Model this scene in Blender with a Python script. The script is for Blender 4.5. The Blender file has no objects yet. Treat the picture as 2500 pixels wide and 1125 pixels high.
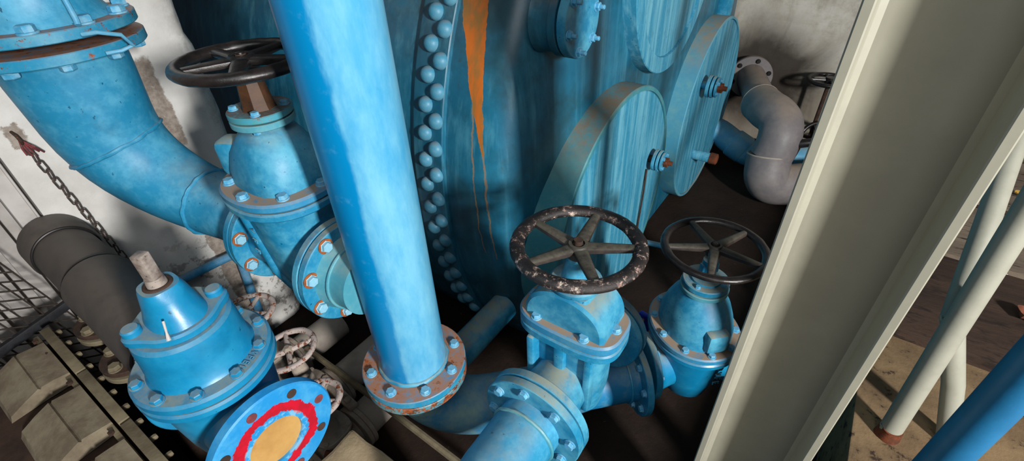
import bpy, bmesh, math, random
from mathutils import Vector, Matrix, Euler, noise as mnoise
random.seed(7)
PI = math.pi
scene = bpy.context.scene
COL = scene.collection
V = Vector

# ---------------------------------------------------------------- mesh builder
def frame(axis):
    z = V(axis).normalized()
    x = V((0, 0, 1)).cross(z)
    if x.length < 1e-4: x = V((1, 0, 0))
    x.normalize(); y = z.cross(x)
    m = Matrix((x, y, z)).transposed().to_4x4()
    return m

def sup(ax, ay, n=2.0, N=48):
    out = []
    for i in range(N):
        t = 2 * PI * i / N; c, s = math.cos(t), math.sin(t)
        out.append((ax * math.copysign(abs(c) ** (2 / n), c), ay * math.copysign(abs(s) ** (2 / n), s)))
    return out

class M:
    def __init__(self): self.bm = bmesh.new()
    def ringloft(self, rings, cap0=True, cap1=True, closed=False):
        bm = self.bm; R = [[bm.verts.new(p) for p in r] for r in rings]; n = len(R[0])
        pairs = list(zip(R, R[1:])) + ([(R[-1], R[0])] if closed else [])
        for A, B in pairs:
            for i in range(n):
                j = (i + 1) % n
                try: bm.faces.new((A[i], A[j], B[j], B[i]))
                except ValueError: pass
        if not closed:
            if cap0: bm.faces.new(R[0][::-1])
            if cap1: bm.faces.new(R[-1])
        return self
    def lathe(self, prof, o=(0, 0, 0), axis=(0, 0, 1), seg=48, cap0=True, cap1=True):
        m = Matrix.Translation(o) @ frame(axis); rings = []
        for r, t in prof:
            r = max(r, 1e-4)
            rings.append([m @ V((r * math.cos(2 * PI * i / seg), r * math.sin(2 * PI * i / seg), t)) for i in range(seg)])
        return self.ringloft(rings, cap0, cap1)
    def ring(self, ri, ro, t0, t1, o=(0, 0, 0), axis=(0, 0, 1), seg=56, bev=.002):
        m = Matrix.Translation(o) @ frame(axis)
        prof = [(ri, t0), (ro - bev, t0), (ro, t0 + bev), (ro, t1 - bev), (ro - bev, t1), (ri, t1)]
        rings = [[m @ V((r * math.cos(2 * PI * i / seg), r * math.sin(2 * PI * i / seg), t)) for i in range(seg)] for r, t in prof]
        return self.ringloft(rings, closed=True)
    def disc(self, r, t0, t1, o=(0, 0, 0), axis=(0, 0, 1), seg=56, bev=.002):
        return self.lathe([(r - bev, t0), (r, t0 + bev), (r, t1 - bev), (r - bev, t1)], o, axis, seg)
    def tube(self, pts, rad, seg=24, cap=True, sub=1):
        pts = [V(p) for p in pts]; n = len(pts)
        if not hasattr(rad, '__len__'): rad = [rad] * n
        T = []
        for i in range(n):
            d = (pts[min(i + 1, n - 1)] - pts[max(i - 1, 0)]); T.append(d.normalized())
        fx = frame(T[0]); x = V((fx[0][0], fx[1][0], fx[2][0])); rings = []
        for i in range(n):
            if i:
                q = T[i - 1].rotation_difference(T[i]); x = (q @ x)
            x = (x - T[i] * x.dot(T[i])).normalized(); y = T[i].cross(x)
            rings.append([pts[i] + x * (rad[i] * math.cos(2 * PI * k / seg)) + y * (rad[i] * math.sin(2 * PI * k / seg)) for k in range(seg)])
        return self.ringloft(rings, cap, cap)
    def torus(self, R, r, o=(0, 0, 0), axis=(0, 0, 1), seg=72, s2=16, flat=1.0):
        m = Matrix.Translation(o) @ frame(axis); rings = []
        for i in range(seg):
            t = 2 * PI * i / seg; u = V((math.cos(t), math.sin(t), 0)); w = V((0, 0, 1))
            rings.append([m @ (u * (R + r * math.cos(2 * PI * k / s2)) + w * (r * flat * math.sin(2 * PI * k / s2))) for k in range(s2)])
        return self.ringloft(rings, closed=True)
    def box(self, c, s, mat=None, bev=0.0):
        tm = bmesh.new(); bmesh.ops.create_cube(tm, size=1.0)
        bmesh.ops.scale(tm, vec=s, verts=tm.verts)
        if bev: bmesh.ops.bevel(tm, geom=tm.edges[:], offset=bev, segments=2, affect='EDGES', profile=.5)
        mm = Matrix.Translation(c) @ (mat or Matrix.Identity(4)); bmesh.ops.transform(tm, matrix=mm, verts=tm.verts)
        return self.add(tm)
    def add(self, tm):
        vm = {}
        for v in tm.verts: vm[v] = self.bm.verts.new(v.co)
        for f in tm.faces:
            try: self.bm.faces.new([vm[v] for v in f.verts])
            except ValueError: pass
        tm.free(); return self
    def loft(self, secs, o=(0, 0, 0), mat=None):
        """secs: (outline2d, z) horizontal sections"""
        mm = Matrix.Translation(o) @ (mat or Matrix.Identity(4))
        return self.ringloft([[mm @ V((x, y, z)) for x, y in ol] for ol, z in secs])
    def prism(self, ol, z0, z1, o=(0, 0, 0), mat=None, bev=.003):
        cx = sum(p[0] for p in ol) / len(ol); cy = sum(p[1] for p in ol) / len(ol)
        def sh(b): 
            out = []
            for x, y in ol:
                l = math.hypot(x - cx, y - cy) or 1; k = (l - b) / l; out.append((cx + (x - cx) * k, cy + (y - cy) * k))
            return out
        return self.loft([(sh(bev), z0), (ol, z0 + bev), (ol, z1 - bev), (sh(bev), z1)], o, mat)
    def rough(self, amp, scale, cuts=0, seed=0):
        if cuts: bmesh.ops.subdivide_edges(self.bm, edges=self.bm.edges[:], cuts=cuts, use_grid_fill=True)
        for v in self.bm.verts:
            v.co += V(mnoise.noise_vector(v.co * scale + V((seed, seed * 2, 0)))) * amp
        return self
    def mesh(self, name, angle=35):
        bm = self.bm; bmesh.ops.recalc_face_normals(bm, faces=bm.faces[:])
        me = bpy.data.meshes.new(name); bm.to_mesh(me); bm.free()
        me.polygons.foreach_set('use_smooth', [True] * len(me.polygons))
        me.set_sharp_from_angle(angle=math.radians(angle)); me.update()
        return me
    def done(self, name, mat, parent=None, label=None, angle=35):
        me = self.mesh(name, angle); me.materials.append(mat)
        return put(name, me, parent, label)

def put(name, me, parent=None, label=None):
    o = bpy.data.objects.new(name, me); COL.objects.link(o)
    if parent is not None: o.parent = parent
    if label: o['label'] = label
    return o
def tag(o, label, cat, group=None, kind=None):
    o['label'] = label; o['category'] = cat
    if group: o['group'] = group
    if kind: o['kind'] = kind
    return o
def thing(name, label, cat, loc=(0, 0, 0), rotz=0, group=None, rot=None):
    o = bpy.data.objects.new(name, None); COL.objects.link(o); o.empty_display_size = .05
    o.location = loc; o.rotation_euler = rot if rot else (0, 0, rotz)
    return tag(o, label, cat, group)
def struct(o): o['kind'] = 'structure'; return o

# ---------------------------------------------------------------- materials
def srgb(r, g, b):
    f = lambda c: (c / 255 / 12.92) if c / 255 <= .04045 else ((c / 255 + .055) / 1.055) ** 2.4
    return (f(r), f(g), f(b), 1)
class N:
    """small node-graph helper"""
    def __init__(self, name):
        self.m = bpy.data.materials.new(name); self.m.use_nodes = True
        self.nt = self.m.node_tree; self.nt.nodes.clear()
        self.out = self.n('ShaderNodeOutputMaterial'); self.b = self.n('ShaderNodeBsdfPrincipled')
        self.nt.links.new(self.b.outputs[0], self.out.inputs[0])
        self.tc = self.n('ShaderNodeTexCoord'); self.obj = self.tc.outputs['Object']
    def n(self, t): return self.nt.nodes.new(t)
    def link(self, a, b): self.nt.links.new(a, b)
    def val(self, s, v):
        if hasattr(v, 'is_output'): self.link(v, s)
        else: s.default_value = v
    def noise(self, scale, detail=4, rough=.6, vec=None, stretch=None, dist=0):
        t = self.n('ShaderNodeTexNoise'); t.inputs['Scale'].default_value = scale; t.inputs['Detail'].default_value = detail
        t.inputs['Roughness'].default_value = rough; t.inputs['Distortion'].default_value = dist
        v = vec or self.obj
        if stretch:
            mp = self.n('ShaderNodeMapping'); mp.inputs['Scale'].default_value = stretch; self.link(v, mp.inputs[0]); v = mp.outputs[0]
        self.link(v, t.inputs['Vector']); return t.outputs[0]
    def step(self, v, a, b):
        r = self.n('ShaderNodeMapRange'); r.interpolation_type = 'SMOOTHSTEP'
        r.inputs['From Min'].default_value = a; r.inputs['From Max'].default_value = b; self.val(r.inputs[0], v); return r.outputs[0]
    def math(self, op, a, b=0.0):
        t = self.n('ShaderNodeMath'); t.operation = op; self.val(t.inputs[0], a); self.val(t.inputs[1], b); return t.outputs[0]
    def mix(self, f, a, b):
        t = self.n('ShaderNodeMix'); t.data_type = 'RGBA'; self.val(t.inputs[0], f); self.val(t.inputs[6], a); self.val(t.inputs[7], b); return t.outputs[2]
    def sep(self, v=None):
        s = self.n('ShaderNodeSeparateXYZ'); self.link(v or self.obj, s.inputs[0]); return s.outputs
    def up(self):
        g = self.n('ShaderNodeNewGeometry'); return self.sep(g.outputs['Normal'])[2]
    def bump(self, h, strength=.3, dist=.002):
        b = self.n('ShaderNodeBump'); b.inputs['Strength'].default_value = strength; b.inputs['Distance'].default_value = dist
        self.link(h, b.inputs['Height']); self.link(b.outputs[0], self.b.inputs['Normal'])
    def fin(self, col, rough=.5, metal=0.0, spec=.5):
        self.val(self.b.inputs['Base Color'], col); self.val(self.b.inputs['Roughness'], rough); self.val(self.b.inputs['Metallic'], metal)
        self.b.inputs['Specular IOR Level'].default_value = spec
        return self.m

DUST = srgb(142, 142, 122); RUST = srgb(150, 78, 38); RUSTD = srgb(84, 48, 30)
def paint(name, c1, c2, rough=.42, fade=.5, dust=.6, rust=.0, scale=9, chip=0.0, chipcol=RUSTD, dustcol=DUST, bump=.15, streak=None, speck=.0):
    g = N(name)
    n1 = g.noise(scale, 6, .68, stretch=streak); n2 = g.noise(scale * 5, 7, .72); n3 = g.noise(scale * 2.3, 8, .75); n4 = g.noise(scale * 1.7, 4, .6)
    col = g.mix(g.math('MULTIPLY', g.step(n1, .40, .66), fade), c1, c2)
    col = g.mix(g.math('MULTIPLY', g.step(n2, .5, .74), .35), col, c2)
    if speck:
        col = g.mix(g.math('MULTIPLY', g.step(n4, .52, .70), speck), col, tuple(.35 * v for v in c1[:3]) + (1,))
        n5 = g.noise(scale * 9, 3, .5); col = g.mix(g.math('MULTIPLY', g.step(n5, .70, .73), .8), col, tuple(.25 * v for v in c1[:3]) + (1,))
    if dust:
        d = g.math('MULTIPLY', g.step(g.up(), .55, .98), g.math('MINIMUM', g.math('MULTIPLY', g.step(n3, .26, .62), dust), 1.0)); col = g.mix(d, col, dustcol)
    if rust:
        col = g.mix(g.step(n3, .78 - rust * .3, .84 - rust * .3), col, g.mix(g.step(n2, .4, .6), RUST, RUSTD))
    if chip:
        col = g.mix(g.step(n2, .80 - chip * .3, .81 - chip * .3), col, chipcol)
    g.bump(n2, bump, .002)
    return g.fin(col, g.math('ADD', rough - .1, g.math('MULTIPLY', n3, .35)))
def rough_mat(name, c1, c2, c3=None, scale=12, rough=.85, t3=.62, bump=.5, dist=.006, stretch=None):
    g = N(name); n1 = g.noise(scale, 8, .65, stretch=stretch); n2 = g.noise(scale * 4, 8, .7)
    col = g.mix(g.step(n1, .32, .68), c1, c2)
    if c3: col = g.mix(g.step(n2, t3, t3 + .08), col, c3)
    g.bump(n1, bump, dist); return g.fin(col, rough, 0, .3)

B1 = srgb(14, 118, 186); B2 = srgb(86, 172, 216); B3 = srgb(32, 142, 205)
m_valve = paint('blue_valve_paint', srgb(18, 120, 160), srgb(88, 166, 190), dust=.9, rust=.05, fade=.75, speck=.30)
m_valve_bright = paint('bright_blue_valve_paint', srgb(8, 116, 160), srgb(34, 138, 176), rough=.30, fade=.6, dust=.75, rust=.0, scale=7, speck=.25)
m_bend = paint('satin_blue_bend_paint', srgb(30, 128, 168), srgb(82, 162, 194), rough=.42, fade=.9, dust=.35, scale=8, speck=.25)
m_dustyflange = paint('dusty_rusty_flange_paint', srgb(26, 128, 166), srgb(100, 160, 176), dust=1.25, dustcol=srgb(150, 106, 82), rust=.75, scale=14)
m_palegreen = paint('pale_green_blue_paint', srgb(66, 140, 158), srgb(116, 164, 168), dust=.6, rust=.05)
m_bolt = paint('painted_bolt', srgb(64, 150, 190), srgb(150, 190, 205), dust=.3, rust=.25, scale=40)
m_rustbolt = paint('rusty_bolt', srgb(150, 190, 205), srgb(160, 110, 60), fade=1, dust=.2, rust=.9, scale=40)
m_cleanbolt = paint('pale_bolt_head', srgb(120, 176, 200), srgb(160, 196, 208), dust=0, rust=.1, scale=40)
m_orange = rough_mat('orange_rust_ring', srgb(156, 86, 40), srgb(96, 60, 40), srgb(120, 160, 176), 30, t3=.64)
m_rust = rough_mat('rusty_steel', srgb(120, 62, 34), srgb(70, 42, 30), srgb(176, 98, 48), 30)
m_iron = rough_mat('dark_rusty_iron', srgb(70, 50, 40), srgb(44, 36, 32), srgb(110, 74, 50), 24)
m_brownbrass = rough_mat('rust_brown_bonnet', srgb(78, 50, 30), srgb(40, 30, 24), srgb(124, 84, 44), 18, rough=.55, bump=.2)
m_gland = paint('mossy_rusted_gland', srgb(60, 140, 160), srgb(84, 132, 104), dust=.9, dustcol=srgb(104, 66, 40), rust=.6, scale=22)
m_black_wheel = paint('black_wheel_paint', srgb(20, 18, 18), srgb(44, 38, 36), rough=.24, fade=.6, dust=.0, chip=.24, chipcol=srgb(120, 100, 92), scale=14, bump=.4)
def mat_chipped():
    g = N('chipped_black_wheel_paint'); n1 = g.noise(13, 6, .7); n2 = g.noise(48, 9, .78); n3 = g.noise(30, 6, .7); n4 = g.noise(110, 5, .7)
    col = g.mix(g.step(n1, .4, .75), srgb(22, 19, 19), srgb(52, 44, 42))
    k = g.math('ADD', n2, g.math('MULTIPLY', g.math('SUBTRACT', n1, .5), .35))
    col = g.mix(g.step(k, .545, .56), col, g.mix(g.step(n4, .42, .58), srgb(120, 100, 92), srgb(70, 56, 52)))
    col = g.mix(g.step(k, .60, .615), col, g.mix(g.step(n3, .45, .6), srgb(196, 186, 170), srgb(168, 116, 102)))
    g.bump(g.math('MULTIPLY', k, -1.0), .7, .003); return g.fin(col, g.math('ADD', .24, g.math('MULTIPLY', n2, .45)))
m_black_chipped = mat_chipped()
m_rustedge = paint('rust_edged_flange_paint', srgb(60, 130, 150), srgb(120, 150, 140), dust=.6, rust=1.02, scale=13)
m_elbow = paint('stained_elbow_paint', srgb(16, 112, 158), srgb(134, 158, 142), fade=.85, dust=.3, scale=4.5)
m_bonflange = paint('dirt_covered_flange_paint', srgb(36, 124, 166), srgb(90, 150, 172), dust=1.6, dustcol=srgb(146, 124, 104), rust=.45, scale=16)
m_spoke = paint('worn_black_spoke', srgb(40, 34, 31), srgb(76, 64, 58), rough=.45, dust=.2, chip=.12, chipcol=srgb(140, 120, 105), scale=18)
m_white_wheel = paint('flaking_white_wheel_paint', srgb(190, 178, 172), srgb(160, 140, 132), rough=.6, dust=.0, rust=.86, scale=22, bump=.6)
m_white_body = paint('dirty_white_casting', srgb(176, 164, 150), srgb(128, 112, 98), rough=.7, dust=.5, dustcol=srgb(120, 100, 84), rust=.4, scale=14, bump=.6)
m_white_pipe = paint('dirty_white_pipe', srgb(170, 160, 150), srgb(126, 114, 104), rough=.7, dust=.2, rust=.2, scale=9)
m_pvc_dark = paint('dark_grey_plastic', srgb(62, 58, 55), srgb(84, 76, 70), rough=.5, dust=.35, dustcol=srgb(104, 92, 82), scale=7, bump=.05)
m_pvc_grey = paint('grey_plastic', srgb(110, 106, 108), srgb(130, 124, 122), rough=.45, fade=.8, dust=.85, dustcol=srgb(146, 130, 116), scale=9, bump=.08)
m_pvc_blue = paint('painted_light_blue_plastic', srgb(70, 150, 190), srgb(128, 176, 190), dust=.5, rust=.25, scale=12)
m_column = paint('sage_grey_column_paint', srgb(142, 140, 126), srgb(150, 148, 133), rough=.42, fade=.8, dust=.0, chip=.0, scale=6, bump=.05)
m_column_edge = m_column
m_post = paint('off_white_post_paint', srgb(150, 150, 137), srgb(134, 134, 121), rough=.5, dust=.0, chip=.06, scale=8)
m_steelstem = rough_mat('worn_bare_steel', srgb(150, 140, 132), srgb(96, 82, 74), srgb(40, 34, 32), 40, rough=.4, t3=.6, bump=.2)
m_panel = rough_mat('dirty_beige_panel', srgb(132, 122, 102), srgb(104, 92, 76), srgb(74, 58, 44), 14, t3=.66)
m_bar = rough_mat('dusty_olive_bar', srgb(122, 112, 90), srgb(98, 88, 70), srgb(70, 56, 44), 16, t3=.68)
m_darkbrown = rough_mat('dark_brown_grime', srgb(66, 48, 38), srgb(40, 29, 24), srgb(92, 72, 56), 10, t3=.66)
m_stone = rough_mat('pale_tan_block', srgb(184, 164, 132), srgb(160, 140, 112), srgb(120, 88, 62), 14, t3=.72, bump=.7)
m_chain = rough_mat('rusty_chain_steel', srgb(86, 74, 68), srgb(54, 44, 40), srgb(110, 70, 54), 60, rough=.6)
m_redcord = rough_mat('faded_red_cord', srgb(130, 60, 64), srgb(96, 50, 52), None, 50)
m_conduit = paint('blue_conduit_paint', srgb(24, 116, 160), srgb(104, 146, 174), fade=.9, dust=.3, scale=8, rough=.5)
m_wire = rough_mat('dark_wire', srgb(58, 50, 44), srgb(40, 34, 30), None, 40)
m_meshbar = rough_mat('dark_steel_bar', srgb(36, 38, 42), srgb(24, 24, 28), None, 20, rough=.6)
m_bluetape = rough_mat('ultramarine_plastic', srgb(24, 56, 170), srgb(16, 40, 130), None, 20, rough=.4, bump=.1)
m_blackp = rough_mat('black_plastic', srgb(22, 21, 21), srgb(34, 32, 32), None, 20, rough=.4, bump=.1)
m_leaf = rough_mat('dry_brown_leaf', srgb(120, 70, 50), srgb(90, 52, 38), None, 30)
m_leafy = rough_mat('yellowed_leaf', srgb(196, 160, 74), srgb(170, 130, 60), None, 30)
m_ochre = paint('ochre_cover', srgb(186, 146, 84), srgb(164, 122, 66), rough=.5, fade=.9, dust=.0, scale=6, bump=.1)
m_orangeseal = m_rust

m_bluepost = paint('deep_blue_post_paint', srgb(4, 92, 136), srgb(14, 104, 150), fade=.7, dust=0, scale=8)
def mat_vpipe():
    g = N('faded_blue_riser_paint'); s = g.sep()
    # faded side of the riser: a ragged-edged weathered coat around the side that faces +X/-Y
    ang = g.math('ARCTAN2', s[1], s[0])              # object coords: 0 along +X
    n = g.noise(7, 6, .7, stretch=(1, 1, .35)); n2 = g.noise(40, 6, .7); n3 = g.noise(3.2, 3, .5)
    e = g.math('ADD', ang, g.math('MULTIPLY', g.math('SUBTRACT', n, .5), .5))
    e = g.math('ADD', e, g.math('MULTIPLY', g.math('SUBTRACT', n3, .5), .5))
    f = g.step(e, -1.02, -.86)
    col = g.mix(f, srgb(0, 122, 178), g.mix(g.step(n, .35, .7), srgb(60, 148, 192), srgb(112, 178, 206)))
    col = g.mix(g.math('MULTIPLY', g.step(n2, .55, .8), .2), col, srgb(120, 185, 215))
    w = g.noise(60, 8, .8, stretch=(1, 1, .16))
    sc = g.math('MULTIPLY', g.math('MULTIPLY', g.step(w, .655, .68), g.step(n3, .5, .6)), .6)
    col = g.mix(sc, col, srgb(10, 70, 110))
    g.bump(n2, .08, .001); return g.fin(col, .3)
m_vpipe = mat_vpipe()

def mat_tank():
    g = N('tank_paint'); s = g.sep()
    n1 = g.noise(3.5, 6, .65); n2 = g.noise(22, 8, .7); ns = g.noise(9, 6, .6, stretch=(3, 3, .12)); n3 = g.noise(60, 4, .6)
    col = g.mix(g.step(n1, .35, .7), srgb(16, 88, 116), srgb(36, 112, 140))
    col = g.mix(g.math('MULTIPLY', g.step(ns, .45, .75), .45), col, srgb(88, 158, 180))
    # olive dust and grime lying on upward faces
    d = g.math('MULTIPLY', g.step(g.up(), .25, .85), g.step(n2, .2, .62)); col = g.mix(g.math('MULTIPLY', d, .75), col, srgb(112, 100, 78))
    col = g.mix(g.math('MULTIPLY', g.step(n2, .62, .72), .5), col, srgb(56, 66, 60))
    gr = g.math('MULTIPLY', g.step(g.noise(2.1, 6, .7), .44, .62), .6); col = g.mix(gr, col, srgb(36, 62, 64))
    # orange rust run down the shell beside the riveted strap (object x along the tank, z up)
    x = g.math('ADD', s[0], g.math('MULTIPLY', g.math('SUBTRACT', g.noise(9, 5, .65), .5), .035))
    z = s[2]
    def run(x0, slope, z0, ztop, w0, zend, wend):
        w = g.n('ShaderNodeMapRange'); w.inputs['From Min'].default_value = zend; w.inputs['From Max'].default_value = ztop
        w.inputs['To Min'].default_value = wend; w.inputs['To Max'].default_value = w0; w.clamp = True; g.link(z, w.inputs[0])
        c = g.math('ADD', x0, g.math('MULTIPLY', g.math('SUBTRACT', z, z0), slope))
        d = g.math('ABSOLUTE', g.math('SUBTRACT', x, c))
        return g.math('MULTIPLY', g.math('LESS_THAN', d, w.outputs[0]), g.math('GREATER_THAN', z, zend))
    r1 = run(.146, -.24, .985, 1.38, .048, .97, .004)
    r2 = g.math('MULTIPLY', run(.112, -.07, .937, 1.18, .0035, .60, .002), g.math('LESS_THAN', z, 1.18))
    r3 = g.math('MULTIPLY', run(.150, -.08, .975, .99, .004, .58, .002), g.math('LESS_THAN', z, .99))
    front = g.math('LESS_THAN', s[1], -.2)
    big = g.math('MULTIPLY', g.math('MULTIPLY', r1, front), .96)
    thin = g.math('MULTIPLY', g.math('MULTIPLY', g.math('MAXIMUM', r2, r3), front), .7)
    col = g.mix(thin, col, srgb(150, 118, 80))
    col = g.mix(big, col, g.mix(g.step(ns, .4, .65), srgb(200, 104, 22), srgb(150, 104, 44)))
    g.bump(n2, .18, .003); return g.fin(col, .38)
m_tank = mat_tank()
m_disc = paint('streaked_cover_paint', srgb(44, 134, 168), srgb(106, 174, 196), fade=.9, dust=.0, scale=12, streak=(2.5, 2.5, .16), rough=.5, rust=.0, speck=.2)
m_drum = paint('weathered_drum_paint', srgb(50, 126, 140), srgb(98, 150, 150), dust=1.0, dustcol=srgb(120, 104, 84), rust=.12, scale=8, rough=.55)
m_drum2 = paint('pale_weathered_drum_paint', srgb(70, 150, 180), srgb(120, 170, 165), dust=.9, dustcol=srgb(150, 140, 120), rust=.1, scale=9, rough=.55)
m_rivet = paint('tank_rivet_paint', srgb(60, 134, 164), srgb(110, 152, 166), dust=.4, dustcol=srgb(120, 92, 72), rust=.08, scale=30)

def mat_wall():
    g = N('whitewashed_plaster'); s = g.sep()     # object origin at (-1.82, 0, 0): y along wall, z up
    n1 = g.noise(4, 6, .6); n2 = g.noise(18, 9, .72); n3 = g.noise(45, 8, .7); n4 = g.noise(9, 8, .7)
    col = g.mix(g.step(n1, .3, .75), srgb(214, 212, 208), srgb(186, 183, 178))
    def band(v, a, b, soft): return g.math('MULTIPLY', g.step(v, a - soft, a + soft), g.math('SUBTRACT', 1.0, g.step(v, b - soft, b + soft)))
    yy = g.math('ADD', s[1], g.math('MULTIPLY', g.math('SUBTRACT', n2, .5), .05)); zz = g.math('ADD', s[2], g.math('MULTIPLY', g.math('SUBTRACT', n2, .5), .09))
    bare = g.math('MULTIPLY', band(yy, .515, .60, .003), band(zz, -.5, .62, .01))
    bare2 = g.math('MULTIPLY', band(yy, .535, .605, .004), band(zz, .84, 1.13, .01))
    hook = g.math('MULTIPLY', band(yy, .198, .228, .003), band(zz, 1.0, 1.06, .004))
    bm_ = g.math('MAXIMUM', g.math('MAXIMUM', bare, bare2), hook)
    barecol = g.mix(g.step(n3, .35, .65), srgb(128, 116, 106), srgb(158, 148, 138)); barecol = g.mix(g.step(n2, .6, .66), barecol, srgb(186, 180, 172))
    flake = g.math('MULTIPLY', g.math('MULTIPLY', g.step(n2, .50, .57), g.step(n4, .40, .52)), g.math('SUBTRACT', 1.0, g.step(s[2], .35, .62)))
    col = g.mix(g.math('MULTIPLY', flake, .75), col, g.mix(g.step(n3, .4, .6), srgb(120, 112, 106), srgb(84, 80, 78)))
    edge = g.math('MULTIPLY', g.step(s[1], .66, .78), g.step(n2, .42, .6)); col = g.mix(g.math('MULTIPLY', edge, .6), col, srgb(130, 124, 112))
    col = g.mix(bm_, col, barecol)
    g.bump(g.math('SUBTRACT', n2, g.math('MULTIPLY', bm_, .8)), .5, .004); return g.fin(col, .8, 0, .25)
m_wall = mat_wall()
def mat_backwall():
    g = N('mouldy_plaster'); s = g.sep(); n1 = g.noise(1.6, 8, .65); n2 = g.noise(7, 9, .72); n3 = g.noise(2.2, 6, .6, stretch=(1, 1, 1.0), dist=.6)
    col = g.mix(g.step(n2, .35, .7), srgb(206, 202, 192), srgb(166, 158, 144))
    # mould patch round the pipe's entry
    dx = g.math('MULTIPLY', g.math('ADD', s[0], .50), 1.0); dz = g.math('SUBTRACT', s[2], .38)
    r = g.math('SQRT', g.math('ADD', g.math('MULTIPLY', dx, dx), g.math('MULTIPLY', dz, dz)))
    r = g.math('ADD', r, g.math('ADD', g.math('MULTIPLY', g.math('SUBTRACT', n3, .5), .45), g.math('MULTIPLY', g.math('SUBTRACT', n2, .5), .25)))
    k2 = g.math('SUBTRACT', 1.0, g.step(g.math('ADD', s[2], g.math('MULTIPLY', g.math('SUBTRACT', n2, .5), .5)), .15, .55)); col = g.mix(g.math('MULTIPLY', k2, .6), col, srgb(120, 104, 84))
    wisp = g.noise(2.5, 7, .6, stretch=(2.4, 1, .5), dist=1.0); col = g.mix(g.math('MULTIPLY', g.step(wisp, .5, .72), .45), col, srgb(96, 90, 80))
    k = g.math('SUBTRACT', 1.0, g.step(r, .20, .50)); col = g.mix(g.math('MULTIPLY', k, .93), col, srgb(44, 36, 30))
    g.bump(n2, .4, .005); return g.fin(col, .85, 0, .2)
m_backwall = mat_backwall()
def mat_floor():
    g = N('pit_floor_dirt'); n1 = g.noise(3, 8, .65); n2 = g.noise(26, 9, .7)
    col = g.mix(g.step(n1, .35, .7), srgb(28, 21, 17), srgb(44, 32, 25)); col = g.mix(g.step(n2, .68, .72), col, srgb(96, 76, 58))
    g.bump(n2, .6, .01); return g.fin(col, .92, 0, .2)
m_floor = mat_floor()
m_ledge = rough_mat('tan_concrete_ledge', srgb(138, 114, 84), srgb(104, 84, 62), srgb(58, 44, 36), 6, t3=.56, bump=.7, dist=.01)
def mat_plank(name, a, b):
    g = N(name); n1 = g.noise(2.2, 8, .7, stretch=(.35, 2.5, 1)); n2 = g.noise(16, 9, .75, stretch=(.4, 1.4, 1)); n3 = g.noise(14, 2, .5)
    col = g.mix(g.step(n1, .32, .68), a, b); col = g.mix(g.step(n2, .52, .64), col, srgb(40, 31, 27)); col = g.mix(g.step(n3, .72, .735), col, srgb(206, 198, 186))
    g.bump(n2, .7, .01); return g.fin(col, .85, 0, .25)
m_plank_d = mat_plank('dark_rotten_wood', srgb(72, 56, 46), srgb(46, 34, 29)); m_plank_l = mat_plank('greyed_wood', srgb(134, 120, 104), srgb(108, 94, 82))
m_paledoor = rough_mat('pale_grey_board', srgb(186, 182, 178), srgb(160, 154, 150), None, 6, bump=.1)

def mat_openflange():
    g = N('flange_face_red_and_blue'); s = g.sep()    # object origin at the face centre: y,z across
    r = g.math('SQRT', g.math('ADD', g.math('MULTIPLY', s[1], s[1]), g.math('MULTIPLY', s[2], s[2])))
    n = g.noise(20, 7, .7); n2 = g.noise(50, 4, .6)
    rr = g.math('ADD', r, g.math('MULTIPLY', g.math('SUBTRACT', n, .5), .045))
    red = g.math('MULTIPLY', g.step(rr, .062, .0632), g.math('SUBTRACT', 1.0, g.step(rr, .0845, .0857)))
    col = g.mix(g.step(n, .4, .7), srgb(30, 132, 194), srgb(66, 152, 200)); col = g.mix(red, col, g.mix(g.step(n2, .4, .6), srgb(186, 16, 40), srgb(164, 20, 38)))
    pale = g.math('MULTIPLY', g.math('SUBTRACT', 1.0, g.step(r, .060, .064)), g.step(n2, .45, .55)); col = g.mix(g.math('MULTIPLY', pale, .45), col, srgb(150, 196, 214))
    g.bump(n, .2, .002); return g.fin(col, .4)
m_openflange = mat_openflange()

# ---------------------------------------------------------------- fittings
BOLTS = {}
def bolt_mesh(s, stud=False):
    k = (s, stud)
    if k not in BOLTS:
        b = M(); b.lathe([(s * 1.0, 0), (s * 1.0, s * .14), (s * .95, s * .18)], seg=20)
        b.lathe([(s * .82, s * .16), (s * .86, s * .22), (s * .86, s * .72), (s * .74, s * .84)], seg=6)
        if stud: b.lathe([(s * .45, s * .8), (s * .45, s * 1.7), (s * .38, s * 1.8)], seg=14)
        BOLTS[k] = b.mesh('bolt', 25)
    return BOLTS[k]
def bolt(parent, pos, axis, s, mat=None, stud=False, spin=None):
    me = bolt_mesh(s, stud); mat = mat or m_bolt
    key = (me.name, mat.name)
    if key not in BOLTS:
        c = me.copy(); c.materials.append(mat)
        if mat is m_rustbolt:
            c.materials[0] = m_cleanbolt; c.materials.append(m_orange)
            for v in c.vertices:
                if v.co.z < s * .17: v.co.x *= 1.28; v.co.y *= 1.28
            for p in c.polygons:
                if p.center.z < s * .185: p.material_index = 1
        BOLTS[key] = c
    o = put('bolt', BOLTS[key], parent)
    mm = frame(axis) @ Matrix.Rotation(random.random() * 2 if spin is None else spin, 4, 'Z'); mm.translation = V(pos)
    o.matrix_local = mm
    return o
def bolt_circle(parent, o, axis, R, n, s, phase=0, mat=None, stud=False, skip=()):
    m = Matrix.Translation(o) @ frame(axis)
    for i in range(n):
        if i in skip: continue
        t = 2 * PI * (i + phase) / n
        mt = mat[i % len(mat)] if isinstance(mat, (list, tuple)) else mat
        bolt(parent, m @ V((R * math.cos(t), R * math.sin(t), 0)), axis, s, mt, stud)

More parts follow.
